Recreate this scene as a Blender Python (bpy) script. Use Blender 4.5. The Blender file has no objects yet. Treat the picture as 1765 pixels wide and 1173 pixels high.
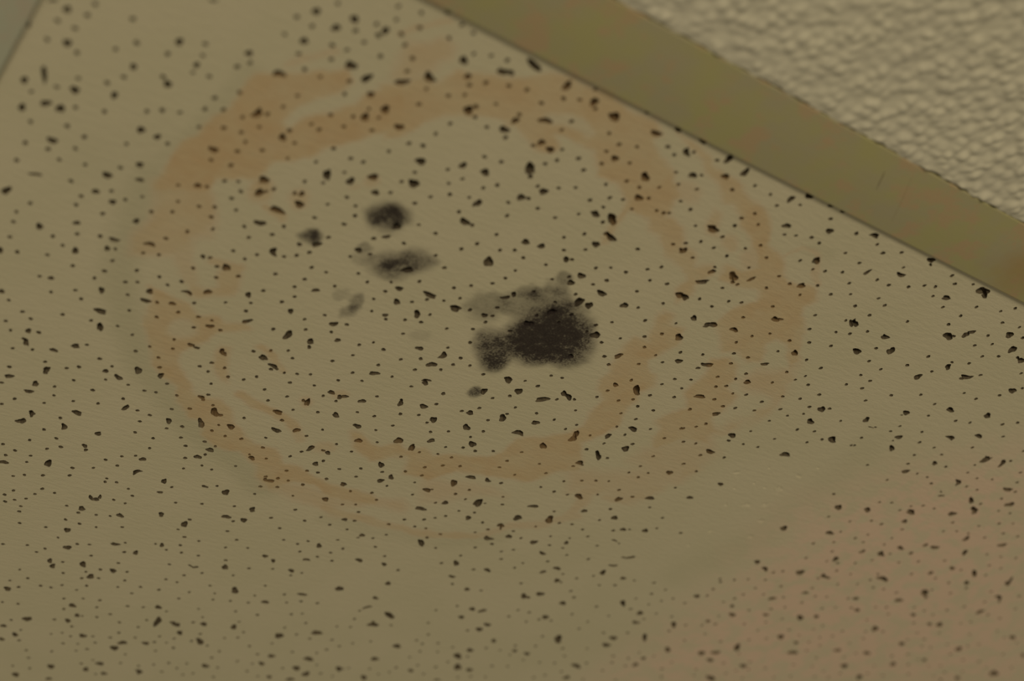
import bpy, bmesh, math, random
import numpy as np
from mathutils import Vector, Matrix
from mathutils.geometry import delaunay_2d_cdt
from mathutils.kdtree import KDTree

random.seed(7)
rng = np.random.default_rng(7)
scene = bpy.context.scene
COL = scene.collection
MM = 0.001

# ------------------------------------------------------------------ camera
CEIL = 2.5                       # underside of the ceiling tile
CAM_H = 0.300                    # how far the lens is under the ceiling
CAM = Vector((0.0, 0.0, CEIL - CAM_H))
# the camera looks up at about 40 degrees and is rolled a little;
# x runs along the metal bar, y across it, z up
RIGHT = Vector((0.81508163, -0.57180836, -0.0931511))
DOWN = Vector((0.31482482, 0.57213868, -0.757326))
FWD = Vector((0.48634068, 0.58795623, 0.64635919))
cam_data = bpy.data.cameras.new('camera')
cam = bpy.data.objects.new('camera', cam_data)
COL.objects.link(cam)
cam.matrix_world = Matrix(((RIGHT.x, -DOWN.x, -FWD.x, CAM.x),
                           (RIGHT.y, -DOWN.y, -FWD.y, CAM.y),
                           (RIGHT.z, -DOWN.z, -FWD.z, CAM.z),
                           (0, 0, 0, 1)))
cam_data.sensor_width = 36.0
cam_data.lens = 2532.0 / 1765.0 * 36.0
cam_data.clip_start = 0.01
cam_data.dof.use_dof = True
cam_data.dof.focus_distance = 1.635 * CAM_H
cam_data.dof.aperture_fstop = 6.8
cam_data.dof.aperture_blades = 0
scene.camera = cam

# ------------------------------------------------------------------ light
world = bpy.data.worlds.new('room_light')
scene.world = world
world.use_nodes = True
wb = world.node_tree.nodes['Background']
wb.inputs['Color'].default_value = (1.0, 0.90, 0.66, 1)
wb.inputs['Strength'].default_value = 0.15

def lamp(name, loc, target, size, energy, color):
    d = bpy.data.lights.new(name, 'AREA')
    d.shape = 'DISK'
    d.size = size
    d.energy = energy
    d.color = color
    o = bpy.data.objects.new(name, d)
    COL.objects.link(o)
    o.location = loc
    o.rotation_euler = (Vector(target) - Vector(loc)).to_track_quat('-Z', 'Y').to_euler()
    return o

# the lit part of the room lies behind and below the camera
lamp('room_lamp', (-0.95, -1.85, 1.12), (0.25, 0.3, CEIL), 0.8, 26.6, (1.0, 0.885, 0.64))

scene.view_settings.view_transform = 'Standard'
scene.view_settings.look = 'None'
scene.view_settings.gamma = 1.0
scene.view_settings.use_curve_mapping = False
scene.view_settings.exposure = 0.0
# irregular fissures: centre x, y and half axes in 1/20 mm from the tile corner, turn in degrees
FISSURES = """129,939,22,16,80 51,923,21,10,146 207,1128,23,18,81 10,1119,16,8,72 184,1369,58,11,64 115,1453,21,17,90 352,1386,25,20,15 535,1318,23,15,72 542,1101,19,16,85 262,1541,26,19,138
337,1537,26,20,81 170,1627,24,17,79 747,1465,23,19,135 839,1467,19,17,132 384,1761,26,20,166 843,1694,21,17,160 734,1116,23,19,78 700,531,21,8,148 669,843,22,18,75 1158,335,22,18,77
1290,371,22,19,100 1194,524,22,18,123 995,732,19,17,77 805,931,18,14,71 1188,773,37,17,163 1211,1059,38,18,103 1406,1141,26,18,64 1131,1401,28,18,12 1342,278,24,19,61 1510,260,22,19,80
1495,303,16,13,59 1474,537,34,22,173 1585,568,34,19,102 1754,494,37,18,138 1862,395,41,20,27 1952,214,28,19,54 2029,291,19,18,180 2174,165,40,19,162 1658,650,21,17,150 1776,699,28,22,54
1711,798,27,21,59 1903,764,28,19,151 2158,479,28,26,41 2179,439,15,14,163 2134,915,31,22,18 2352,823,23,19,91 2401,492,30,20,13 1717,3,14,12,153 2285,50,49,20,20 2515,75,34,19,93
2709,89,30,21,94 2867,114,35,26,42 2558,328,38,18,165 2417,411,22,19,121 2632,467,25,18,117 2704,484,26,19,32 2606,507,13,11,177 3143,91,32,19,167 3058,353,24,19,169 2684,650,37,26,50
3230,6,21,17,10 3003,0,14,8,154 3407,0,25,17,9 3381,110,32,17,46 3623,29,30,21,88 3526,229,27,18,158 3696,141,27,18,178 3774,59,30,20,91 4156,81,26,18,98 4233,5,28,22,1
4288,257,29,17,166 4403,-1,18,13,178 4502,-4,18,13,179 3898,490,26,17,159 398,2030,33,10,156 311,2218,31,20,104 726,1849,28,19,6 889,1795,22,14,155 721,1991,20,17,135 830,2019,20,17,83
726,2264,19,15,134 1001,2091,19,17,119 562,2389,24,18,80 956,2286,27,16,170 951,2370,19,16,82 1142,2224,36,13,166 805,2474,24,18,77 773,2751,17,15,106 1062,2708,26,16,71 1306,2583,25,17,70
1319,2668,31,17,168 1128,2880,36,22,173 1181,3012,38,17,68 832,3247,20,17,90 448,2671,25,12,72 574,2992,18,15,91 844,3332,23,13,20 1175,1679,19,18,106 1464,1462,28,25,69 1487,1560,30,21,108
1513,1535,14,10,148 1543,1497,13,12,99 1743,1256,40,19,61 1754,1320,10,10,66 1692,1452,20,15,88 1657,1467,13,12,87 1720,1528,32,20,28 1636,1629,43,22,9 1599,1766,32,20,164 1777,1934,39,17,62
1960,1759,28,19,119 1874,1808,15,14,65 1444,2167,18,12,29 1483,2156,14,10,147 1600,2184,29,22,68 1500,2486,31,14,7 1600,2424,24,19,145 1818,2331,24,16,75 1920,2543,36,14,134 2145,2102,23,15,151
2105,2337,21,17,63 1748,2693,25,17,149 2389,2314,26,20,152 2195,2538,42,22,83 2092,2533,13,13,89 1465,2616,21,15,4 2486,2434,18,17,166 2342,2520,20,19,154 1877,1234,26,21,103 1969,1145,26,24,106
2041,1240,21,20,41 2189,1074,33,27,54 2488,804,26,23,40 2584,1022,32,19,94 2603,1181,32,23,8 2656,1183,13,12,9 2276,1508,23,13,142 2284,1406,27,21,75 2193,1682,24,17,34 2528,1684,37,22,133
2571,1846,26,17,4 2763,1803,44,20,3 2770,1847,13,12,180 2621,1954,25,20,54 2788,1988,35,19,56 2623,2092,20,13,153 2646,2122,12,11,43 2965,1829,37,25,7 2911,1389,40,28,39 3177,1596,31,14,144
3158,1795,21,17,161 2702,670,26,20,158 2726,702,16,14,177 2859,759,27,22,108 2774,860,25,22,38 3296,377,34,23,43 3367,524,28,21,165 3230,752,27,20,41 3204,751,12,10,164 3325,725,29,25,22
3354,752,27,22,31 3387,849,23,15,12 3432,862,32,22,21 3383,951,27,20,31 3007,1142,27,19,17 3108,1124,22,20,24 3303,1144,28,15,50 3472,1211,27,22,168 3453,1292,26,20,179 3677,1275,34,21,19
3602,1407,37,28,92 3676,1403,29,23,37 3871,1294,26,22,176 3507,1564,33,20,115 3443,1724,30,24,164 3883,1608,33,28,16 4115,1048,29,22,46 4375,1362,31,25,39 3206,1550,26,13,53 3868,738,25,13,46
3570,203,12,9,172 4550,158,23,22,110 3918,502,36,25,15 3881,726,22,19,43 4155,785,24,17,116 4144,745,12,10,10 4301,751,41,25,34 4333,793,16,12,32 4160,884,43,17,148 4418,715,28,13,115
4161,1046,30,19,24 4662,388,29,24,67 4738,602,27,21,130 4339,1171,26,18,28 4479,1163,39,23,158 4460,1193,19,10,147 4644,1130,31,17,10 4812,921,27,21,11 4842,905,22,10,155 5287,703,34,16,40
4822,48,33,16,173 5299,22,28,19,3 5328,53,14,9,30 5022,303,30,12,94 5229,211,34,15,3 5818,52,47,28,174 5864,77,30,16,27 5656,218,30,19,168 5292,681,27,14,34 5312,696,28,20,24
5586,689,33,18,176 5960,476,41,26,20 5992,458,18,11,163 6057,409,25,22,113 6072,367,24,17,146 6326,260,28,27,61 5728,778,30,24,131 5724,753,20,14,3 5524,890,34,23,28 6466,353,33,26,52
6615,402,29,23,31 6568,393,16,11,12 6209,700,29,19,50 6196,652,13,9,21 6102,878,30,23,69 6410,711,42,21,159 6392,742,17,12,178 6827,657,32,23,21 864,3357,27,14,72 1125,3245,25,19,143
1028,3342,26,14,9 1060,3532,28,17,85 1062,3563,21,13,72 887,3703,27,18,138 1376,3380,19,16,85 1547,3280,32,23,52 1469,3400,30,18,22 1689,3261,25,18,87 1052,3698,25,19,79 1045,3787,29,16,155
1141,3984,23,18,42 1146,4008,21,11,71 1630,3660,32,16,107 1115,4094,30,24,113 1086,4109,11,9,140 1387,3852,30,23,14 1370,4027,33,17,58 1589,3995,22,19,140 1930,3659,28,18,67 1566,4158,22,15,53
1590,4196,16,12,74 1433,4447,35,23,78 1175,4568,30,19,161 1957,4120,22,19,141 1984,4271,35,17,121 2189,4286,30,16,66 1834,4688,26,14,44 1867,4695,24,20,144 1883,4655,25,11,85 1831,4840,26,22,48
2220,4418,19,14,150 1723,2904,23,14,10 1766,2912,19,12,1 1919,2872,29,17,53 1944,2884,18,11,65 2165,2801,31,21,29 2253,2843,30,16,0 2280,2855,22,13,27 2260,2879,13,13,76 2350,2534,19,16,60
2365,2576,17,12,61 2004,3337,25,14,2 2024,3353,18,11,65 2148,3438,42,24,50 2191,3449,18,15,170 2121,3585,48,19,60 2309,3527,27,23,44 2587,3422,34,20,5 2506,3246,33,20,4 2480,3246,12,12,64
2705,3360,25,20,135 2624,3064,38,16,69 2592,3061,15,12,60 2709,2902,26,17,1 2779,2919,21,16,58 2853,3095,29,19,34 2883,3492,35,18,89 3013,3483,21,17,56 2972,3474,15,11,5 3002,3632,26,17,59
2303,3820,27,21,29 2266,3928,25,20,3 2589,3773,28,16,24 2558,3745,10,9,64 2816,3952,36,17,159 2773,3921,13,12,154 2782,3947,14,11,62 2616,4213,33,23,68 3271,3971,27,20,58 2459,4216,22,13,0
2874,4313,27,18,62 2852,2603,31,19,153 2974,2255,26,17,160 3140,2242,36,19,79 3128,2353,34,22,154 3184,2503,29,13,153 3193,2532,21,19,33 3651,2243,33,24,30 3578,2419,28,22,79 2805,2898,23,16,140
2929,2886,25,18,154 3163,2789,28,17,85 3150,2754,14,10,53 3314,2742,30,20,23 3625,2654,26,20,22 3450,2833,30,23,74 3429,2880,12,10,169 3038,3132,29,20,18 3693,2798,32,23,30 3851,2597,37,23,64
3853,2546,12,11,23 3127,3267,27,20,177 3366,3140,32,29,171 3562,3037,27,19,130 3488,3165,40,19,76 3834,2937,33,23,18 3407,3435,28,21,37 3386,3416,12,9,54 3543,3527,27,18,50 3500,3597,26,20,94
3291,3753,24,20,6 3974,3382,36,24,52 4044,3266,34,20,174 4171,3240,31,14,33 3851,3542,29,22,176 3880,3519,10,8,160 4053,3617,26,19,97 4267,3507,50,28,81 4316,3490,11,7,157 3936,3760,39,22,173
3356,2567,15,14,32 4144,1699,30,19,114 3870,1849,20,17,178 4530,1548,25,20,5 3781,2309,28,26,131 3972,2304,43,25,145 4063,2185,29,18,36 4102,2199,44,19,17 4163,2202,13,11,19 4313,1945,21,17,29
4477,1920,50,23,45 4080,2533,27,21,175 4042,2685,45,21,172 4282,2723,36,21,42 4403,2509,42,19,64 4417,2561,32,24,82 4617,2417,28,19,96 4723,2271,34,22,17 4820,2477,34,23,43 4686,2625,48,15,47
4714,2649,29,17,47 4631,2763,29,21,180 4666,2776,11,8,161 4615,2818,13,10,171 5288,2554,26,21,23 4880,3100,40,22,32 5164,2994,31,23,98 5365,2874,31,22,167 4653,3358,43,16,160 5029,3233,24,18,165
4722,1484,39,20,162 4691,1541,16,11,165 5062,1292,30,13,146 5163,1108,30,19,26 5087,1492,25,20,17 4901,1768,42,17,163 5130,1862,25,21,150 5398,1996,33,21,28 5417,2054,15,12,4 5385,2218,34,22,10
5899,1986,41,22,159 5759,1466,33,23,25 5806,1434,15,11,13 5788,1607,33,22,31 6084,1686,44,23,39 5723,2490,24,16,21 5630,2729,29,15,167 6750,2298,38,23,34 6333,1203,27,22,32 6595,1025,33,21,12
6134,1400,27,22,70 6229,1447,24,5,174 6259,1431,11,7,170 6893,941,32,22,26 6852,1255,37,19,9 7027,1139,32,19,7 6501,1434,28,21,174 6494,1484,10,7,176 6555,1554,34,19,34 7306,1319,38,30,107
7284,1290,14,7,32 7324,1285,17,8,138 7459,1288,43,19,65 6990,1533,27,17,27 6869,1712,27,23,156 7345,1622,37,20,43 7364,1808,25,11,158 7321,1770,15,6,38 7631,1740,41,19,34 7776,1500,43,20,175
7955,1634,35,28,143 7747,1812,39,22,17 6974,2209,27,19,18 7305,2065,31,16,173 6324,1238,10,6,163 1846,5134,30,20,64 1932,5342,29,24,2 1890,5562,29,17,66 1934,5618,33,17,70 2116,5501,37,22,70
2229,5632,33,24,71 2174,5587,11,11,123 2342,5486,27,23,44 2213,5149,34,17,175 2387,5191,28,17,67 2511,5016,25,15,75 2096,4801,29,18,28 2341,4660,27,18,67 1761,6053,29,24,59 2271,6072,30,23,52
2046,6401,38,27,130 2358,6192,23,19,74 2326,6295,28,20,47 2051,6662,32,19,42 2516,6460,30,25,176 1926,6575,23,20,136 1987,6772,26,18,62 2831,6431,34,27,128 2808,6534,36,29,14 2996,6362,28,21,165
2853,5817,28,22,8 2934,6001,48,25,85 2944,6065,28,17,83 2482,7021,34,25,72 2807,6816,30,26,10 2746,6950,31,21,59 2901,6953,27,20,23 3139,6810,40,22,45 2284,7262,34,25,74 2542,7217,23,20,140
2081,4777,5,3,68 2537,4699,34,23,69 2755,4481,32,21,175 2884,4464,26,22,80 2884,4332,18,15,153 2817,5178,27,8,25 2854,5177,21,13,140 3047,5081,32,22,49 3240,4815,22,18,31 3323,4845,23,15,61
3508,4906,25,19,33 3525,4514,28,19,51 3534,4722,27,15,167 3261,5343,43,25,58 3747,5170,38,16,165 3545,5393,28,22,157 3087,5996,34,23,8 3044,5977,19,17,152 3272,5897,31,21,26 3165,6099,33,19,65
3502,5836,34,22,68 3886,5804,41,30,59 4135,5634,44,29,173 3363,6157,48,26,54 3580,6496,35,23,34 3987,6122,31,23,13 3974,6268,31,20,46 4284,6036,39,29,14 4269,6216,36,28,55 4387,6271,37,29,80
4137,6443,23,21,42 4313,6406,33,23,159 3953,4974,30,23,55 4592,6076,39,22,58 3520,4131,23,16,172 3737,4251,23,18,178 3726,4291,12,8,157 4181,4139,52,19,48 4311,3702,26,20,46 4582,3674,28,22,169
4605,3706,23,7,54 4598,3858,40,21,8 4667,3912,17,12,22 4722,3769,24,23,170 3890,4553,35,17,12 4088,4517,23,18,42 4258,4739,26,20,39 4571,4258,35,20,53 4648,4433,27,16,8 4844,4233,31,18,15
4859,4538,24,19,17 4281,4966,25,17,29 4296,5115,38,14,129 4269,5187,12,11,44 4518,5146,55,27,28 4476,5327,43,28,174 4453,5288,14,12,45 5064,4771,27,21,44 5151,4758,39,17,122 5055,4916,28,19,17
5315,4923,32,21,17 5297,5015,33,24,44 4832,5541,33,29,31 5514,5121,29,19,48 5421,5337,32,23,47 4778,5803,34,26,7 5382,5464,45,29,37 5488,5623,51,28,44 5607,5624,31,23,45 5157,5845,24,21,29
4859,6118,38,23,56 5449,5890,26,15,159 3977,4962,25,13,59 4637,3535,33,29,117 4864,3445,46,28,68 5289,3202,27,23,156 5447,3296,24,18,7 5491,3273,11,9,11 5610,3231,26,20,28 4938,3748,27,25,159
5167,3642,23,16,51 5152,3578,10,9,14 5187,3713,13,9,167 5089,3843,31,17,18 5482,3447,27,9,0 5539,3463,10,8,22 5742,3581,44,13,139 5692,3605,14,9,162 5695,3734,34,14,160 5684,3853,34,21,78
5320,3968,31,19,1 5251,4059,25,18,130 5885,3849,26,16,174 5427,4114,25,23,81 5472,4120,13,9,44 5425,4338,31,27,152 5327,4424,37,23,43 5367,4425,22,15,179 5676,4373,33,21,16 6126,4153,46,19,49
5678,4615,29,27,32 6353,4216,33,23,37 6418,4350,36,18,171 5990,4862,64,28,51 6406,4642,39,23,4 6426,4763,39,25,173 6646,4517,63,17,54 6735,4239,47,20,47 6966,4594,42,23,44 5894,5179,31,18,7
6410,5169,53,23,9 6875,4928,30,24,63 6868,4807,23,21,16 6458,5375,33,24,129 5770,5182,24,18,41 6566,2709,33,25,30 6944,2589,36,21,9 6710,3171,31,19,21 6838,3222,38,18,25 7141,3129,37,30,61
7356,3081,35,18,33 7406,3086,29,15,179 7263,2847,32,22,54 7406,3345,27,17,167 7215,3540,33,21,151 6611,3795,29,20,21 7085,3892,35,23,7 7349,3764,26,19,177 6965,4065,23,17,17 6988,3784,22,16,21
7655,3668,42,24,40 7772,3591,30,19,22 7732,3987,45,23,41 7503,4295,57,25,51 7279,4513,37,28,18 7386,4451,42,27,168 7433,4575,33,25,7 8023,4149,45,30,172 8368,3941,34,24,2 7780,4527,35,25,23
8638,4125,42,26,31 7660,4828,58,28,24 7927,4004,25,17,28 6991,2226,24,17,179 7323,2083,38,23,16 7636,1940,33,25,174 7779,1840,29,20,38 7369,2193,23,22,46 8020,2136,33,22,81 7977,2075,14,9,26
8370,2063,35,23,148 7786,2358,21,20,47 7883,2346,38,22,158 7630,2483,34,19,11 7768,2499,21,16,47 7551,2617,42,22,36 7381,2665,29,17,109 8175,2285,42,17,65 7846,2888,62,23,178 7755,2854,16,8,36
8152,2637,25,20,97 8264,2502,30,19,13 8502,2473,51,20,37 8559,2606,31,19,24 8621,2667,19,10,31 8889,2422,76,12,60 8876,2449,27,9,52 8349,2882,56,26,45 8417,2931,21,14,20 8234,3073,39,23,157
7870,3220,27,19,0 8020,3354,29,20,3 9007,2643,44,20,19 9066,2687,19,10,29 9049,2886,40,23,91 8536,3189,28,19,14 8794,3237,27,17,26 8884,3205,40,24,26 8402,3513,46,25,34 8827,3598,34,22,39
9390,3434,43,26,44 8657,3861,37,25,14 9036,3903,41,23,37 9251,3720,30,16,33 10074,3609,60,34,26 8924,4217,41,25,41 10053,3248,33,15,32 9815,3826,33,24,30 9690,3921,21,14,11 9688,3063,36,23,17"""
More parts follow.
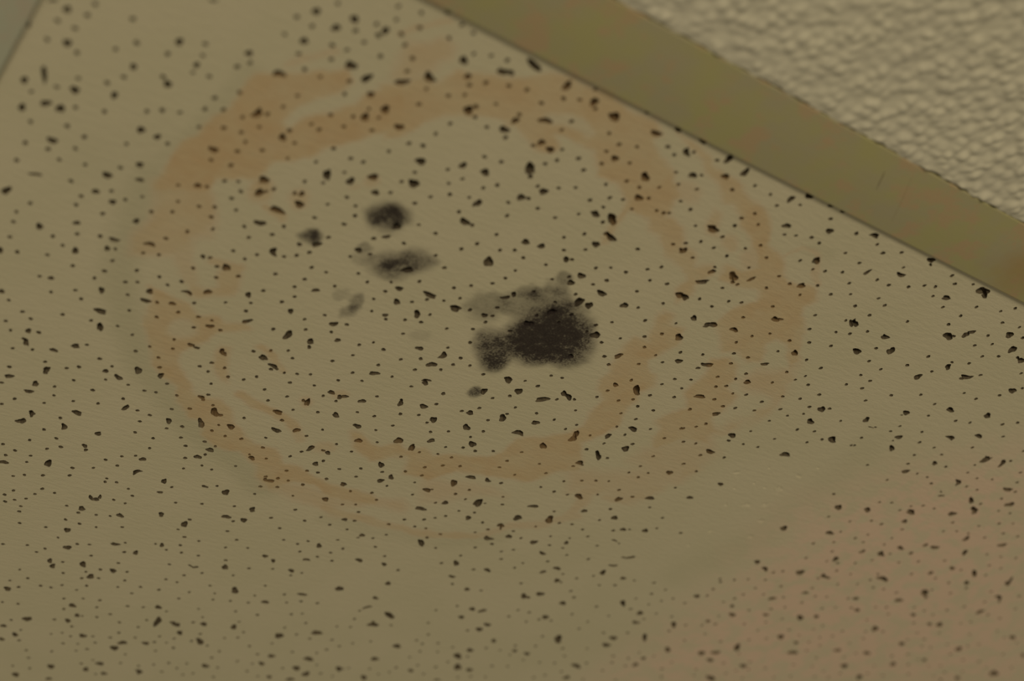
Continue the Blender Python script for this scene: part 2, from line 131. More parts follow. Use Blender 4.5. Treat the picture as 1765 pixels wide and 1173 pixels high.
# pinholes: centre x, y in 1/10 mm
PINHOLES = """115,421 112,461 58,513 102,513 58,579 135,580 211,522 247,478 209,416 264,593 236,631 169,654 134,707 86,753 121,848 200,746 268,722 206,815 258,828 136,923 194,914 254,877 233,935 139,992
298,918 361,796 392,644 347,542 360,667 453,742 326,470 382,882 392,395 403,431 405,492 446,483 492,419 514,391 489,539 434,628 536,491 526,563 498,648 546,206 546,268 605,304 684,277 642,340
688,341 664,237 668,425 654,476 631,519 580,561 555,619 633,569 601,609 626,634 678,638 623,674 577,737 631,728 746,491 774,438 707,540 740,572 773,498 839,536 750,629 822,602 592,211 612,119
484,585 744,50 803,37 761,87 726,124 795,118 824,78 728,188 691,168 703,231 786,205 821,143 860,169 870,211 910,16 949,22 905,67 987,76 1029,58 1073,49 759,315 770,358 944,235 1006,225
1042,201 1034,167 1067,139 1125,116 1131,184 955,289 850,369 828,413 824,455 895,429 888,382 1063,303 1155,263 1108,250 1049,353 1005,418 1042,406 973,470 933,538 897,544 1210,355 1261,347 1148,445 1220,268
1174,103 1108,79 1234,120 1276,77 1316,58 1372,62 1342,130 1337,168 1458,112 1507,130 1556,111 1631,67 1666,81 1492,168 1576,169 1509,211 1440,228 1381,225 1392,264 1371,291 1206,183 1479,256 1330,8 1708,45
1786,35 1809,150 1846,222 1903,266 1901,100 1948,54 2012,57 2060,81 2119,44 2025,139 2003,173 2065,168 2006,207 2241,40 289,992 334,1031 396,973 441,984 476,952 335,1068 227,1123 207,1172 214,1212 410,1064
521,992 381,1172 327,1213 227,1273 364,1234 439,1149 266,1320 342,1290 496,1176 508,1224 420,1298 570,1153 611,1138 600,1068 584,1228 493,1316 651,1221 606,1272 576,1289 686,1241 409,1431 466,1390 495,1417 604,1336
692,1325 318,1522 636,1397 475,1507 718,1385 557,1492 635,1478 343,1613 370,1646 689,1494 445,1616 402,1569 506,1275 370,1551 356,1384 541,864 642,788 675,771 698,801 688,837 625,909 663,890 719,871 672,929
697,970 640,1014 567,920 571,964 768,917 799,950 851,907 864,862 831,681 928,725 922,789 995,838 978,919 952,948 923,970 786,1020 852,1001 830,1034 775,1101 794,1144 847,1108 719,1141 715,1208 787,1275
866,1228 825,1325 764,1335 834,1375 909,1348 867,1320 807,1454 936,1047 1014,971 1061,968 1021,1025 1011,1068 939,1128 1032,1106 1010,1145 932,1194 936,1233 1113,1008 1151,1135 1107,1181 1133,1221 1207,1193 611,831 1062,548
1057,599 961,675 999,692 1017,726 1007,770 1110,778 1196,752 1089,876 1134,839 1146,926 1188,945 1250,911 1256,954 1243,1000 1266,1050 1231,1140 1405,1093 1376,1035 1425,1020 1351,955 1430,977 1511,1007 1193,666 1254,672
1138,600 1163,557 1179,488 1203,454 1205,522 1259,504 1265,566 1301,425 1273,454 1367,465 1394,510 1411,588 1383,648 1355,689 1457,637 1304,749 1355,780 1322,867 1428,840 1468,806 1519,766 1540,728 1470,870 1433,903
1526,899 1594,849 1603,888 1600,923 1584,969 1075,500 1691,920 908,597 1403,371 1459,347 1500,321 1408,423 1454,442 1520,447 1571,401 1566,340 1610,304 1648,290 1568,268 1612,228 1659,229 1709,200 1710,249 1762,276
1694,307 1617,343 1653,392 1635,458 1591,499 1623,543 1678,509 1668,563 1613,620 1754,557 1793,533 1846,526 1896,483 1927,454 1814,429 1895,360 1495,615 1536,629 1547,686 1817,584 1791,619 1771,681 1706,628 1667,662
1650,734 1930,577 1934,518 1991,504 2038,580 1981,634 1951,729 2039,671 2135,633 2128,695 2087,733 2023,778 1914,765 1908,803 1802,811 1816,763 1736,740 1722,818 1750,163 1713,130 1799,211 1786,273 1800,265 2005,261
1961,309 2013,310 2072,317 1925,337 1985,375 2100,264 2132,231 2185,262 2167,322 2187,397 2156,433 2126,507 2184,515 2215,470 2255,454 2279,364 2277,304 2331,313 2286,219 2349,228 2164,159 2198,145 2246,127 2284,133
2389,215 2441,191 2387,124 2497,217 2538,252 2415,275 2396,335 2482,284 2357,419 2308,505 2396,560 2440,522 2508,382 2540,441 2616,351 2629,409 2676,392 2522,516 2355,45 2447,47 2491,65 2541,34 2458,134 2597,79
2565,161 2616,160 2679,134 2720,104 2756,90 2783,125 2853,146 2952,90 3041,64 3073,30 2802,49 2857,21 2764,27 2633,221 2676,235 2592,285 2667,294 2802,254 2936,196 3092,100 3162,87 3100,169 3148,192 3099,226
2720,355 2809,402 2837,462 2905,473 2971,413 3001,345 3168,253 3219,225 3156,301 3242,325 3364,248 3216,118 2866,529 2918,536 2923,579 3044,557 3136,504 3268,422 3393,369 3435,302 2939,146 458,1699 512,1735 428,1809
580,1733 610,1710 435,1892 621,1778 582,1835 691,1796 649,1644 696,1660 705,1729 776,1720 729,1559 757,1519 802,1554 825,1596 879,1658 832,1723 867,1714 791,1792 732,1851 660,1876 597,1877 585,1927 498,1950 473,1993
855,1826 899,1830 885,1875 976,1869 658,1976 636,2057 896,1936 960,1938 688,2083 617,2131 551,2191 683,2150 718,2120 597,2206 580,2244 651,2210 653,2249 796,2212 856,2180 920,2132 873,2119 912,2077 950,2053 973,1993
643,2344 673,2321 727,2296 804,2256 919,2216 957,2222 1007,2239 674,2423 754,2370 799,2374 744,2410 728,2449 697,2473 657,2459 673,2497 729,2500 864,2427 990,2322 1036,2271 1033,2324 590,1601 405,1721 922,2237 736,2532
822,1495 930,1532 955,1499 1001,1503 1030,1537 964,1543 999,1593 1016,1647 931,1697 1053,1689 996,1740 947,1769 1016,1837 1116,1774 1110,1812 1161,1818 1215,1807 1171,1702 1116,1877 1158,1884 1038,1893 1071,1927 1099,1989 1149,1941
1167,2002 1120,2046 1206,2008 1268,1953 1283,1764 1300,1817 1339,1867 1196,1584 1240,1537 1160,1539 1079,1526 1108,1494 1042,1388 1087,1360 1134,1334 1163,1360 1175,1435 1213,1421 1251,1403 1289,1446 1214,1470 1279,1312 1343,1387 1340,1479
1390,1483 1290,1589 1367,1562 1285,1655 1397,1692 1427,1637 1508,1685 1425,1777 1404,1818 1516,1789 1495,1865 1533,1857 1433,1897 1578,1876 1428,1950 1466,1946 1522,1944 1524,2019 1451,1997 1398,2021 1401,2070 1373,2169 1267,2207 1184,2242
1265,2086 1588,1805 1573,2091 1132,2163 1313,1204 1391,1187 1321,1257 1416,1260 1364,1332 1485,1289 1411,1353 1464,1202 1518,1169 1564,1082 1628,1105 1625,1144 1675,1122 1531,1224 1604,1184 1738,1138 1566,1302 1495,1399 1688,1341 1481,1501
1541,1493 1611,1442 1668,1418 1783,1332 1826,1291 1835,1226 1879,1189 1889,1332 1910,1391 1805,1447 1753,1478 1622,1508 1585,1556 1624,1612 1574,1698 1739,1645 1781,1593 1843,1572 1896,1567 1845,1526 1900,1500 1889,1438 1948,1497 2004,1468
2080,1493 1895,1621 1951,1596 1845,1659 2078,1537 1652,1768 1798,1711 1728,1751 1862,1705 1662,1817 1786,1815 1862,1752 2138,1613 2060,1701 1689,1902 1761,1876 1895,1819 2030,1745 2080,1756 1798,1906 2193,1681 2219,1722 1996,1824 1747,1965
1705,1986 2100,1829 1612,1027 1346,1173 1982,823 2033,874 2071,900 2120,774 2178,788 2157,850 2221,805 2241,737 1938,1037 1977,1029 1878,1100 1931,1102 2188,928 2293,895 2314,853 2152,1010 2141,1054 2218,1035 2029,1129 1931,1231
2013,1223 2121,1147 2295,961 2258,1006 2375,929 2296,1028 2358,1020 2269,1086 2335,1087 2416,1107 2303,1152 2087,1223 2173,1210 2153,1247 2251,1236 2357,1175 2415,1205 2323,1250 2289,1306 2096,1427 2192,1454 2246,1489 2152,1549 2387,1313
2527,1227 2494,1125 2524,1296 2511,1346 2576,1316 2560,1353 2333,1499 2389,1466 2435,1442 2479,1423 2280,1567 2340,1568 2395,1561 2494,1509 2547,1449 2619,1461 2725,1341 2721,1485 2595,1562 2416,1671 2367,880 2510,1053 2371,609 2314,710
2402,655 2428,699 2458,648 2525,575 2587,491 2664,468 2642,561 2716,569 2435,774 2510,715 2497,753 2365,829 2622,707 2627,641 2682,657 2699,626 2741,656 2465,817 2494,797 2541,817 2587,800 2707,746 2506,872 2662,803
2770,726 2814,677 2858,590 2558,887 2603,874 2467,955 2672,852 2749,803 2841,783 2832,744 2797,818 2571,991 2551,1020 2517,1049 2760,871 2885,861 2948,839 2989,749 2742,948 2850,941 2770,1018 2614,1096 2829,1006 2568,1109
2970,900 3007,861 2675,1142 2762,1112 2655,1211 2727,1225 3129,836 3294,1092 3332,424 2984,622 3221,517 3252,575 3365,548 3421,530 3538,479 3581,445 3205,668 3197,706 3304,654 3130,785 3344,702 3599,528 3548,630 3418,699
3386,767 3477,716 3273,895 3406,817 3551,762 3643,702 3748,618 3486,845 3538,843 3584,865 3657,748 3719,757 3779,734 3725,814 3780,810 3884,701 3843,651 3928,747 3916,805 3495,1048 3541,1028 3628,1010 3669,985 3724,978
3609,1050 3868,869 3412,929 3140,830 3742,552 3073,395 915,2449 974,2434 1019,2419 893,2508 945,2511 763,2599 851,2583 1004,2505 1084,2464 913,2626 837,2719 760,2750 900,2713 882,2747 988,2635 1027,2619 1134,2552 1232,2511
1283,2529 1156,2610 1061,2684 988,2768 1167,2687 872,2883 1127,2756 1018,2837 1219,2728 1145,2814 1091,2841 868,2969 919,2926 1236,2787 1367,2713 912,2998 979,2955 1017,2950 1046,2917 1106,2925 1127,2882 1232,2840 1306,2803 1296,2859
1375,2792 1088,3003 1151,2972 1211,2957 898,3124 953,3111 1117,3074 1221,3009 1320,2951 1376,2933 1467,2923 1286,3034 1250,3076 1198,3092 1115,3161 973,3234 1427,3015 1342,3076 1193,3182 1420,3078 1032,3289 1145,3269 1179,3243 1372,3150
1218,3254 1294,3218 1357,3198 1443,3157 1524,3108 1525,3158 1569,3142 1213,3317 1265,3297 1321,3260 1055,3367 1107,3428 1198,3395 1280,3351 1313,3320 1463,3296 1558,3220 1137,3481 1475,3369 1599,3326 1172,3559 1106,3568 1423,3495 1368,3393
1338,3438 1549,3361 1653,3366 1334,2613 1647,3288 1272,2315 1263,2390 1304,2424 1412,2255 1521,2175 1636,2137 1677,2091 1423,2321 1580,2220 1729,2119 1361,2425 1478,2357 1629,2281 1687,2282 1712,2248 1804,2192 1314,2479 1339,2522 1465,2420
1538,2387 1402,2513 1719,2323 1824,2279 1794,2325 1856,2325 1504,2497 1606,2509 1686,2473 1797,2450 1768,2483 1466,2615 1414,2658 1576,2578 1412,2714 1532,2682 1717,2591 1483,2758 1572,2724 1715,2672 1812,2615 1468,2817 1587,2768 1650,2747
1717,2729 1848,2664 1894,2632 1957,2616 1568,2854 1703,2808 1609,2903 1791,2795 1907,2734 1943,2711 1594,2954 1751,2873 1990,2768 1804,2938 1933,2836 1658,3024 1758,3011 1803,2985 2001,2864 2115,2738 1582,3100 1651,3088 1947,2968 2065,2870
2150,2840 1611,3168 1723,3095 1876,3027 1787,3116 2054,2995 2170,2919 1783,3176 1936,3072 2148,2961 1889,3158 1714,3262 1841,3240 1953,3150 1695,3314 1963,3216 1773,3326 1861,3318 2083,3132 2196,3047 2305,3106 1740,3353 2248,3105 2203,2872
2023,3237 1780,2001 1796,2056 1800,2117 1914,2124 1946,2082 1918,2019 1953,1967 2017,1934 2047,1906 2075,1879 2011,1988 2054,1980 2123,1988 2091,2030 2232,1919 2157,1812 2220,1852 2264,1881 1952,2170 1851,2235 2016,2209 2158,2075 2290,2005
2395,1983 2425,2027 2272,2077 2235,2154 2371,2137 2356,2262 2113,2270 2484,2252 2405,2457 2465,2393 2148,2657 2306,2636 2431,2555 2700,2369 2166,2719 2482,2634 2610,2536 2464,2695 2240,2828 2299,2784 2501,2709 2557,2677 2526,2766 2595,2739
2631,2679 2762,2623 2826,2614 2513,2827 2732,2718 2681,2792 2581,2871 2509,2927 2331,3016 2413,2983 2659,2852 2872,2741 2470,3007 2644,2925 2312,3031 2504,2974 2887,2628 2795,2889 2902,2834 2840,2857 2936,2716 2479,1724 2527,1709 2413,1784
2584,1719 2603,1639 2694,1671 2809,1517 2835,1582 2939,1565 2409,1873 2503,1812 2631,1748 2535,1863 2703,1783 2637,1889 2430,1952 2356,1847 2517,2013 2508,2055 2597,1960 2730,1875 2706,2008 2774,2008 2824,1964 2994,1918 2888,2009 2946,1981
3078,1896 2597,2138 2811,2096 2852,2130 3088,2024 3123,1967 3155,1917 3196,1992 3165,2037 3228,1956 2980,2147 3120,2099 3242,2081 2705,2311 2757,2306 2925,2240 3072,2184 2826,2334 2877,2320 2789,2372 3021,2260 3222,2138 3317,2071 3023,2322
3138,2304 3232,2259 3384,2170 2921,2440 2943,2520 2862,2554 3060,2486 3156,2441 3385,2371 3463,2368 3107,2536 2965,2641 3041,2628 3104,2604 3231,2544 3300,2445 3331,2492 3373,2432 3404,2491 3573,2378 3338,2568 3570,2442 3130,2711 3178,2654
3098,2749 3616,2502 3444,2611 3307,2669 3506,1268 3578,1389 3466,1380 3535,1336 3386,1213 3486,1198 3515,1473 3611,1453 3662,1442 3700,1486 3499,1591 3470,1615 3773,1479 3671,1564 3303,1751 3320,1767 3363,1731 3411,1702 3479,1673 3574,1681
3485,1739 3704,1632 3780,1560 3331,1825 3342,1875 3473,1800 3551,1762 3644,1742 3762,1674 3810,1656 3905,1624 3438,1883 3462,1841 3296,1963 3746,1738 3707,1799 3662,1836 3582,1885 3860,1734 3907,1701 3497,1979 3763,1876 3718,1929 3643,1982
3528,2037 3482,2070 3418,2101 3734,1997 3857,1933 3952,1881 3968,1841 4082,1836 3543,2121 3929,1947 3817,2033 3754,2075 4029,1921 4074,1888 3649,2141 4013,1973 3498,2202 4059,2035 4081,1974 4189,1900 3790,2282 3894,2222 3998,2236 4095,2156
4145,2063 4260,2003 3715,2380 3864,2351 4186,2131 4271,2144 4160,2243 4354,2123 4267,2199 3797,2187 3934,2278 4331,2175 3890,2310 3963,2352 4095,2285 3973,1674 3741,2426 3561,1155 3615,1154 3719,1142 3868,1012 3882,1073 3932,1048 3985,980
4047,929 4100,903 4029,858 3973,868 4074,1027 4120,970 4193,957 3621,1233 3644,1281 3728,1206 3735,1254 3593,1275 3808,1292 3776,1361 3891,1323 3960,1279 4057,1225 4183,1109 4251,1094 4318,1071 4260,1163 4324,1156 4177,1244 4308,1223
4008,1362 4126,1338 3728,1409 3882,1474 3856,1522 4208,1338 3938,1512 3989,1501 4434,1303 4281,1394 4184,1411 4061,1497 4581,1273 4477,1376 4652,1354 4067,1623 4111,1602 4224,1547 4287,1548 4349,1555 4376,1499 4425,1444 4578,1444 4162,1640
4112,1718 4324,1643 4524,1552 4554,1521 4652,1441 4732,1523 4638,1602 4253,1759 4181,1793 4404,1697 4498,1653 4217,1842 4410,1761 4478,1724 4809,1549 4516,1773 4562,1763 4714,1679 4749,1645 4903,1555 4282,1953 4513,1855 4456,1899 4697,1768
4930,1658 4796,1779 4740,1865 4686,1890 4588,1924 4596,1868 4450,2001 4473,2067 4558,2052 4658,1987 4806,1900 4882,1859 4957,1781 5070,1728 4879,1758 4787,1951 4614,1710"""
DENTS = """5733,2321,31,19,136 6181,2136,31,15,4 6162,2328,36,24,34 6084,2597,35,24,167 6209,2532,28,22,13 6238,1993,13,9,11 5910,2164,12,9,22 6052,2368,14,10,27 5940,2360,14,10,27 5936,2673,18,13,34
5852,2480,14,10,28 6333,2713,31,18,173 6070,3006,20,15,179 6409,2915,26,20,9 6047,3234,15,11,33"""
# outlines of the dried water stain, mm from the tile corner: (outline, strength, edge softness)
STAIN_AREAS = [[[[59.0,38.3],[53.8,41.4],[53.6,47.5],[54.1,54.1],[51.7,59.4],[51.2,67.6],[48.1,71.8],[48.1,79.1],[48.9,84.5],[47.9,88.5],[49.9,91.6],[62.3,84.4],[62.0,77.8],[67.5,74.6],[71.5,73.1],[71.6,66.3],[76.7,62.5],[81.3,56.5],[87.3,48.9],[90.5,43.8],[96.6,37.0],[89.4,25.5],[81.1,34.3],[80.7,37.6],[76.7,43.1],[73.6,48.1],[69.9,54.3],[67.4,52.5],[67.8,48.3],[71.8,42.8],[76.4,36.3],[76.9,32.2],[73.2,29.8],[62.7,36.8]],0.85,0.88],
[[[47.9,88.5],[62.5,83.5],[67.4,91.1],[70.2,100.3],[66.5,104.2],[67.6,110.3],[53.6,118.2],[51.3,110.2],[53.7,102.5],[51.9,94.7]],0.45,1.91],
[[[84.2,28.6],[90.3,25.7],[91.7,21.1],[96.2,21.5],[99.1,13.7],[106.9,10.6],[116.1,7.4],[119.5,2.3],[125.3,0.4],[132.7,1.5],[137.7,-0.7],[146.2,1.4],[154.0,0.9],[159.1,3.6],[158.1,7.6],[163.8,11.0],[170.9,13.8],[181.1,26.0],[176.2,31.5],[168.6,30.4],[163.7,23.3],[158.3,23.8],[152.4,24.5],[149.7,19.2],[144.6,18.0],[139.0,18.7],[133.0,19.8],[136.4,23.6],[135.4,25.9],[131.6,27.2],[126.9,22.5],[117.2,21.7],[111.3,24.4],[109.3,27.1],[103.1,29.2],[99.2,33.0],[97.3,39.8],[93.8,44.3]],0.65,0.91],
[[[126.9,15.2],[131.5,10.5],[136.2,10.5],[142.5,12.5],[142.1,15.6],[136.6,15.6],[130.7,16.6]],-0.9,0.91],
[[[83.5,18.5],[82.5,13.2],[88.0,10.7],[89.6,7.5],[93.6,8.1],[95.6,12.1],[92.4,14.7],[93.4,17.1],[89.3,24.1],[85.5,24.8]],0.38,1.67],
[[[162.4,0.8],[168.6,1.4],[178.9,4.8],[190.6,7.7],[197.9,10.7],[204.3,11.7],[210.4,15.7],[215.1,20.7],[221.9,23.7],[227.4,28.6],[231.6,30.4],[240.2,28.7],[245.9,32.8],[244.5,36.8],[250.7,44.2],[253.7,49.2],[255.0,54.3],[246.5,50.9],[240.5,44.4],[234.1,46.8],[235.0,57.3],[226.6,57.5],[225.5,49.5],[230.2,42.6],[227.5,37.8],[219.6,40.2],[212.3,41.2],[210.3,35.2],[215.9,34.1],[219.6,31.0],[216.5,25.8],[209.1,22.2],[203.1,19.9],[200.2,15.9],[194.9,13.4],[190.8,15.7],[184.0,9.7],[176.4,6.2],[171.0,4.2]],0.65,1.07],
[[[149.5,21.8],[158.1,22.9],[166.4,28.8],[167.9,34.4],[167.9,40.0],[170.9,45.8],[172.5,44.9],[169.9,36.9],[169.9,31.3],[176.0,29.7],[180.2,33.9],[183.9,34.6],[189.8,40.9],[197.4,42.5],[203.0,45.4],[203.3,51.4],[206.8,55.6],[208.9,50.3],[207.0,46.2],[209.5,39.8],[207.1,37.1],[201.7,40.1],[197.2,36.7],[192.9,35.3],[187.9,28.5],[182.7,26.8],[178.1,27.6],[174.0,25.4],[178.5,20.0],[175.5,16.4],[167.5,15.7],[160.3,13.9],[152.7,11.5],[143.4,10.3],[142.3,14.2],[145.5,16.5]],0.55,1.02],
[[[192.6,24.0],[190.4,19.6],[193.5,18.8],[199.5,25.7],[195.8,25.9]],0.45,1.02],
[[[214.4,76.6],[208.5,67.5],[205.9,60.4],[209.9,60.3],[214.4,68.6],[217.8,74.7]],0.5,1.15],
[[[204.7,62.8],[208.1,61.0],[211.7,65.4],[217.5,64.4],[220.8,70.3],[218.8,75.9],[217.4,82.3],[222.4,86.5],[224.8,86.3],[227.7,91.9],[225.5,96.6],[227.6,100.3],[227.4,105.3],[229.9,114.0],[228.4,119.8],[226.2,126.1],[222.8,133.0],[217.3,125.7],[220.2,120.4],[218.5,112.6],[217.5,105.8],[211.2,102.0],[208.6,97.5],[210.1,92.0],[207.4,85.5],[204.9,80.2],[206.4,74.9],[212.2,75.0],[209.0,69.1]],0.68,1.21],
[[[226.0,51.0],[241.3,42.5],[247.6,51.1],[246.3,56.3],[252.1,64.5],[247.3,67.1],[240.8,63.8],[236.1,66.4],[228.4,59.5]],0.55,1.18],
[[[235.3,71.4],[240.5,67.4],[246.3,70.0],[250.0,75.0],[249.1,79.1],[256.5,82.3],[258.1,91.3],[256.7,95.9],[263.2,101.3],[267.9,106.6],[260.0,108.2],[254.9,110.9],[251.1,119.4],[246.8,115.2],[245.5,108.2],[240.7,105.7],[240.4,102.1],[244.4,96.2],[242.0,91.4],[238.6,88.4],[238.8,83.5],[238.9,77.5]],0.55,1.27],
[[[253.7,68.3],[264.4,61.3],[269.1,73.1],[264.2,75.8],[256.6,77.4],[252.5,74.9]],0.35,2.5],
[[[248.6,120.8],[254.9,110.9],[267.2,107.0],[272.6,112.1],[271.8,122.0],[268.8,131.8],[267.6,139.5],[264.3,148.3],[258.9,149.6],[249.2,149.0],[241.1,150.4],[238.8,154.4],[229.9,142.5],[244.1,137.8],[256.2,130.1],[246.0,128.7]],0.28,3.31],
[[[64.8,126.6],[68.9,127.2],[73.3,128.7],[77.6,128.3],[81.9,132.0],[86.9,130.2],[90.2,131.5],[95.4,128.7],[98.7,130.0],[93.9,133.6],[89.8,135.9],[89.2,141.5],[86.5,148.3],[85.3,151.2],[88.6,158.1],[94.6,163.8],[98.5,167.5],[107.0,165.2],[112.1,168.3],[113.5,172.3],[119.3,175.3],[125.1,180.8],[133.6,180.1],[141.5,186.4],[132.0,191.4],[123.6,186.6],[115.2,187.3],[110.0,183.9],[105.6,176.5],[101.8,177.4],[95.4,172.6],[90.9,165.9],[86.5,163.7],[80.6,158.1],[76.7,152.6],[71.6,147.0],[68.0,141.8],[68.4,134.5]],0.65,1.13],
[[[78.1,112.4],[83.0,105.8],[86.3,113.5],[86.6,119.3],[82.6,121.5],[79.0,124.6],[75.7,124.4],[73.1,119.0],[78.3,120.5],[81.6,118.2]],0.5,1.03],
[[[93.9,144.3],[94.7,140.6],[97.7,141.1],[100.7,147.1],[104.1,156.4],[101.5,155.5],[97.8,150.9]],0.5,1.12],
[[[113.4,171.5],[121.2,178.3],[127.7,181.0],[133.9,180.2],[140.5,186.9],[145.8,185.4],[154.0,189.0],[162.4,190.0],[170.9,188.3],[178.4,189.9],[180.9,194.1],[173.4,195.2],[164.8,196.9],[156.3,193.2],[147.9,194.8],[142.4,201.7],[135.0,196.3],[131.3,187.9],[124.7,185.1],[120.2,184.9]],0.65,1.3],
[[[139.4,201.9],[144.3,196.7],[157.5,195.2],[167.2,195.7],[177.8,191.6],[187.8,186.4],[192.9,189.4],[191.7,192.8],[183.4,192.8],[173.4,198.0],[168.4,203.3],[173.4,206.4],[164.1,204.2],[153.1,204.3],[146.5,202.3]],0.32,2.18],
[[[151.7,160.8],[154.0,159.6],[158.6,162.1],[165.1,162.5],[170.4,158.4],[174.0,161.6],[178.8,156.5],[183.6,159.1],[193.3,154.0],[200.7,150.2],[203.6,144.7],[204.0,138.1],[210.6,133.3],[217.1,126.1],[219.7,122.2],[234.5,141.7],[227.3,146.8],[222.0,156.3],[209.8,158.6],[196.0,161.8],[190.7,172.6],[186.9,171.9],[180.7,172.4],[177.0,163.9],[171.6,165.4],[165.6,171.2],[160.2,170.1],[155.6,166.2]],0.65,1.3],
[[[189.4,173.3],[203.1,166.2],[213.4,166.3],[220.1,168.4],[210.4,170.6],[202.2,177.6],[194.7,184.2]],0.25,2.74]]
STAIN_STREAKS = [[[[60.3,34.5],[63.4,29.8],[67.6,25.1]],1.4,0.3],
[[[79.1,81.7],[84.8,82.9]],1.43,0.5],
[[[79.4,12.1],[83.2,7.3],[87.3,2.4]],0.97,0.4],
[[[121.0,17.8],[120.6,22.9]],1.1,0.5],
[[[223.0,23.1],[226.0,17.4],[231.1,17.5],[240.6,27.4]],0.89,0.3],
[[[247.2,41.4],[252.6,46.1],[257.4,55.9],[264.4,61.3],[267.3,69.2],[269.8,78.9],[270.4,88.6],[268.6,95.9],[265.1,100.3]],2.04,0.45],
[[[272.1,113.7],[270.6,129.5],[267.0,141.2],[261.0,150.0],[252.8,151.3]],1.92,0.35],
[[[248.9,146.3],[244.0,151.7],[247.3,158.5],[248.8,167.8]],2.9,0.3],
[[[75.2,109.2],[78.9,109.0],[83.6,108.3]],1.92,0.45],
[[[104.7,136.2],[110.6,138.4],[117.5,143.5]],1.38,0.45],
[[[110.6,159.8],[118.0,161.6],[123.9,162.0],[130.4,164.5],[134.6,168.3]],2.29,0.5],
[[[134.6,168.3],[138.4,172.5]],2.11,0.32],
[[[64.2,104.2],[68.4,113.0],[73.1,119.0]],2.37,0.3],
[[[165.9,203.2],[178.5,203.8],[189.3,202.6],[201.1,202.4],[211.9,199.1],[224.8,193.3]],2.32,0.42],
[[[224.8,193.3],[232.4,183.6],[242.2,177.1],[251.9,164.8]],2.37,0.28]]
STAIN_SPOTS = [[[74.54,76.49,4.87,4.03,67.17],0.6],
[[85.26,74.67,4.19,2.46,61.76],0.45],
[[99.38,58.69,2.39,2.07,56.24],0.4],
[[96.55,62.49,1.91,1.5,150.8],0.3],
[[204.97,26.45,3.95,2.63,38.0],0.35],
[[179.01,17.05,4.91,3.87,29.86],0.25],
[[214.99,28.62,5.43,3.55,37.41],0.25],
[[81.23,140.65,5.54,4.95,79.19],-0.9],
[[148.19,172.36,3.99,3.13,154.9],0.35],
[[130.4,152.59,3.31,2.04,60.57],0.35],
[[138.98,144.46,3.51,2.26,152.85],0.42]]
HALO_STREAKS = [[[[45.4,86.7],[50.1,109.6],[54.4,126.2],[65.1,146.4],[82.2,165.3],[100.6,179.0],[123.8,192.0],[140.3,202.6]],6.96,0.6],
[[[52.3,41.1],[50.8,64.5],[45.6,81.7]],4.13,0.45],
[[[33.8,88.6],[41.7,76.8]],12.35,0.22],
[[[169.2,208.8],[190.4,207.7],[216.1,204.3],[233.0,190.5]],4.6,0.3],
[[[320.0,81.0],[321.6,112.8],[322.0,152.2],[313.0,180.3]],8.97,0.22],
[[[227.7,16.9],[234.3,16.1]],3.01,0.3]]
MOULD_SPOTS = [[[109.96,68.46,8.1,7.71,42.73],0.49,0],
[[109.84,68.26,6.05,5.87,25.29],0.8,0],
[[112.25,67.15,5.08,2.97,57.4],0.6,0],
[[108.22,69.72,3.69,2.96,56.39],0.5,0],
[[94.81,85.95,4.47,4.12,63.81],0.4,1],
[[94.92,86.16,3.77,3.62,67.21],0.78,1],
[[95.12,85.5,2.12,1.98,64.08],0.5,1],
[[121.32,84.8,8.64,8.31,3.84],0.48,2],
[[126.37,79.68,8.1,6.93,177.34],0.45,2],
[[126.17,80.64,4.15,3.91,174.8],0.3,2],
[[121.26,85.68,4.23,3.75,51.02],0.85,2],
[[110.96,81.7,2.88,2.51,55.5],0.42,2],
[[112.53,86.66,3.72,3.42,156.83],0.28,2],
[[130.56,77.03,3.47,3.06,45.72],0.18,2],
[[120.18,104.37,4.86,2.67,66.0],0.46,3],
[[120.92,108.76,4.09,2.99,114.86],0.42,3],
[[115.02,103.1,2.83,2.59,55.68],0.28,3],
[[181.9,87.45,15.02,12.6,33.76],0.8,4],
[[181.75,88.81,14.27,10.25,45.83],0.95,4],
[[176.56,94.24,12.84,8.27,49.76],0.85,4],
[[187.92,83.18,16.99,8.46,50.39],0.55,4],
[[188.29,85.21,17.69,9.95,49.4],0.46,4],
[[178.19,93.34,11.68,10.08,30.66],0.72,4],
[[178.95,86.53,14.31,12.37,176.97],0.5,4],
[[189.87,96.74,11.42,5.8,154.04],0.6,4],
[[175.99,76.32,7.9,4.63,139.22],0.85,4],
[[169.23,102.79,13.19,7.75,52.55],0.46,4],
[[169.55,101.96,11.46,6.64,52.57],0.66,4],
[[173.64,107.26,5.78,5.1,176.25],0.66,4],
[[156.1,86.17,8.48,7.66,26.89],0.42,4],
[[164.61,79.61,8.09,7.0,172.09],0.43,4],
[[164.51,73.94,4.48,4.0,7.13],0.38,4],
[[170.76,72.24,7.26,5.21,158.53],0.48,4],
[[169.39,63.8,3.93,3.13,39.91],0.47,4],
[[166.28,66.72,2.35,1.75,44.92],0.25,4],
[[170.15,68.4,4.33,3.09,158.38],0.28,4],
[[176.7,122.15,3.69,2.84,47.51],0.49,5],
[[176.87,122.06,3.08,2.46,45.61],0.6,5],
[[145.09,108.06,4.72,3.31,154.45],0.22,6]]
WARM_AREA = [[349.6,259.9],[347.2,173.1],[335.6,127.3],[351.3,93.2],[381.3,60.8],[523.6,179.1]]

# ------------------------------------------------------------------ helpers
U0, V0 = 0.178 * CAM_H, 0.5915 * CAM_H          # tile corner, from the point above the camera

def rows(text):
    return np.array([[float(v) for v in s.split(',')] for s in text.split()])

def tag(o, label=None, cat=None, group=None, kind=None):
    for k, v in (('label', label), ('category', cat), ('group', group), ('kind', kind)):
        if v:
            o[k] = v
    return o

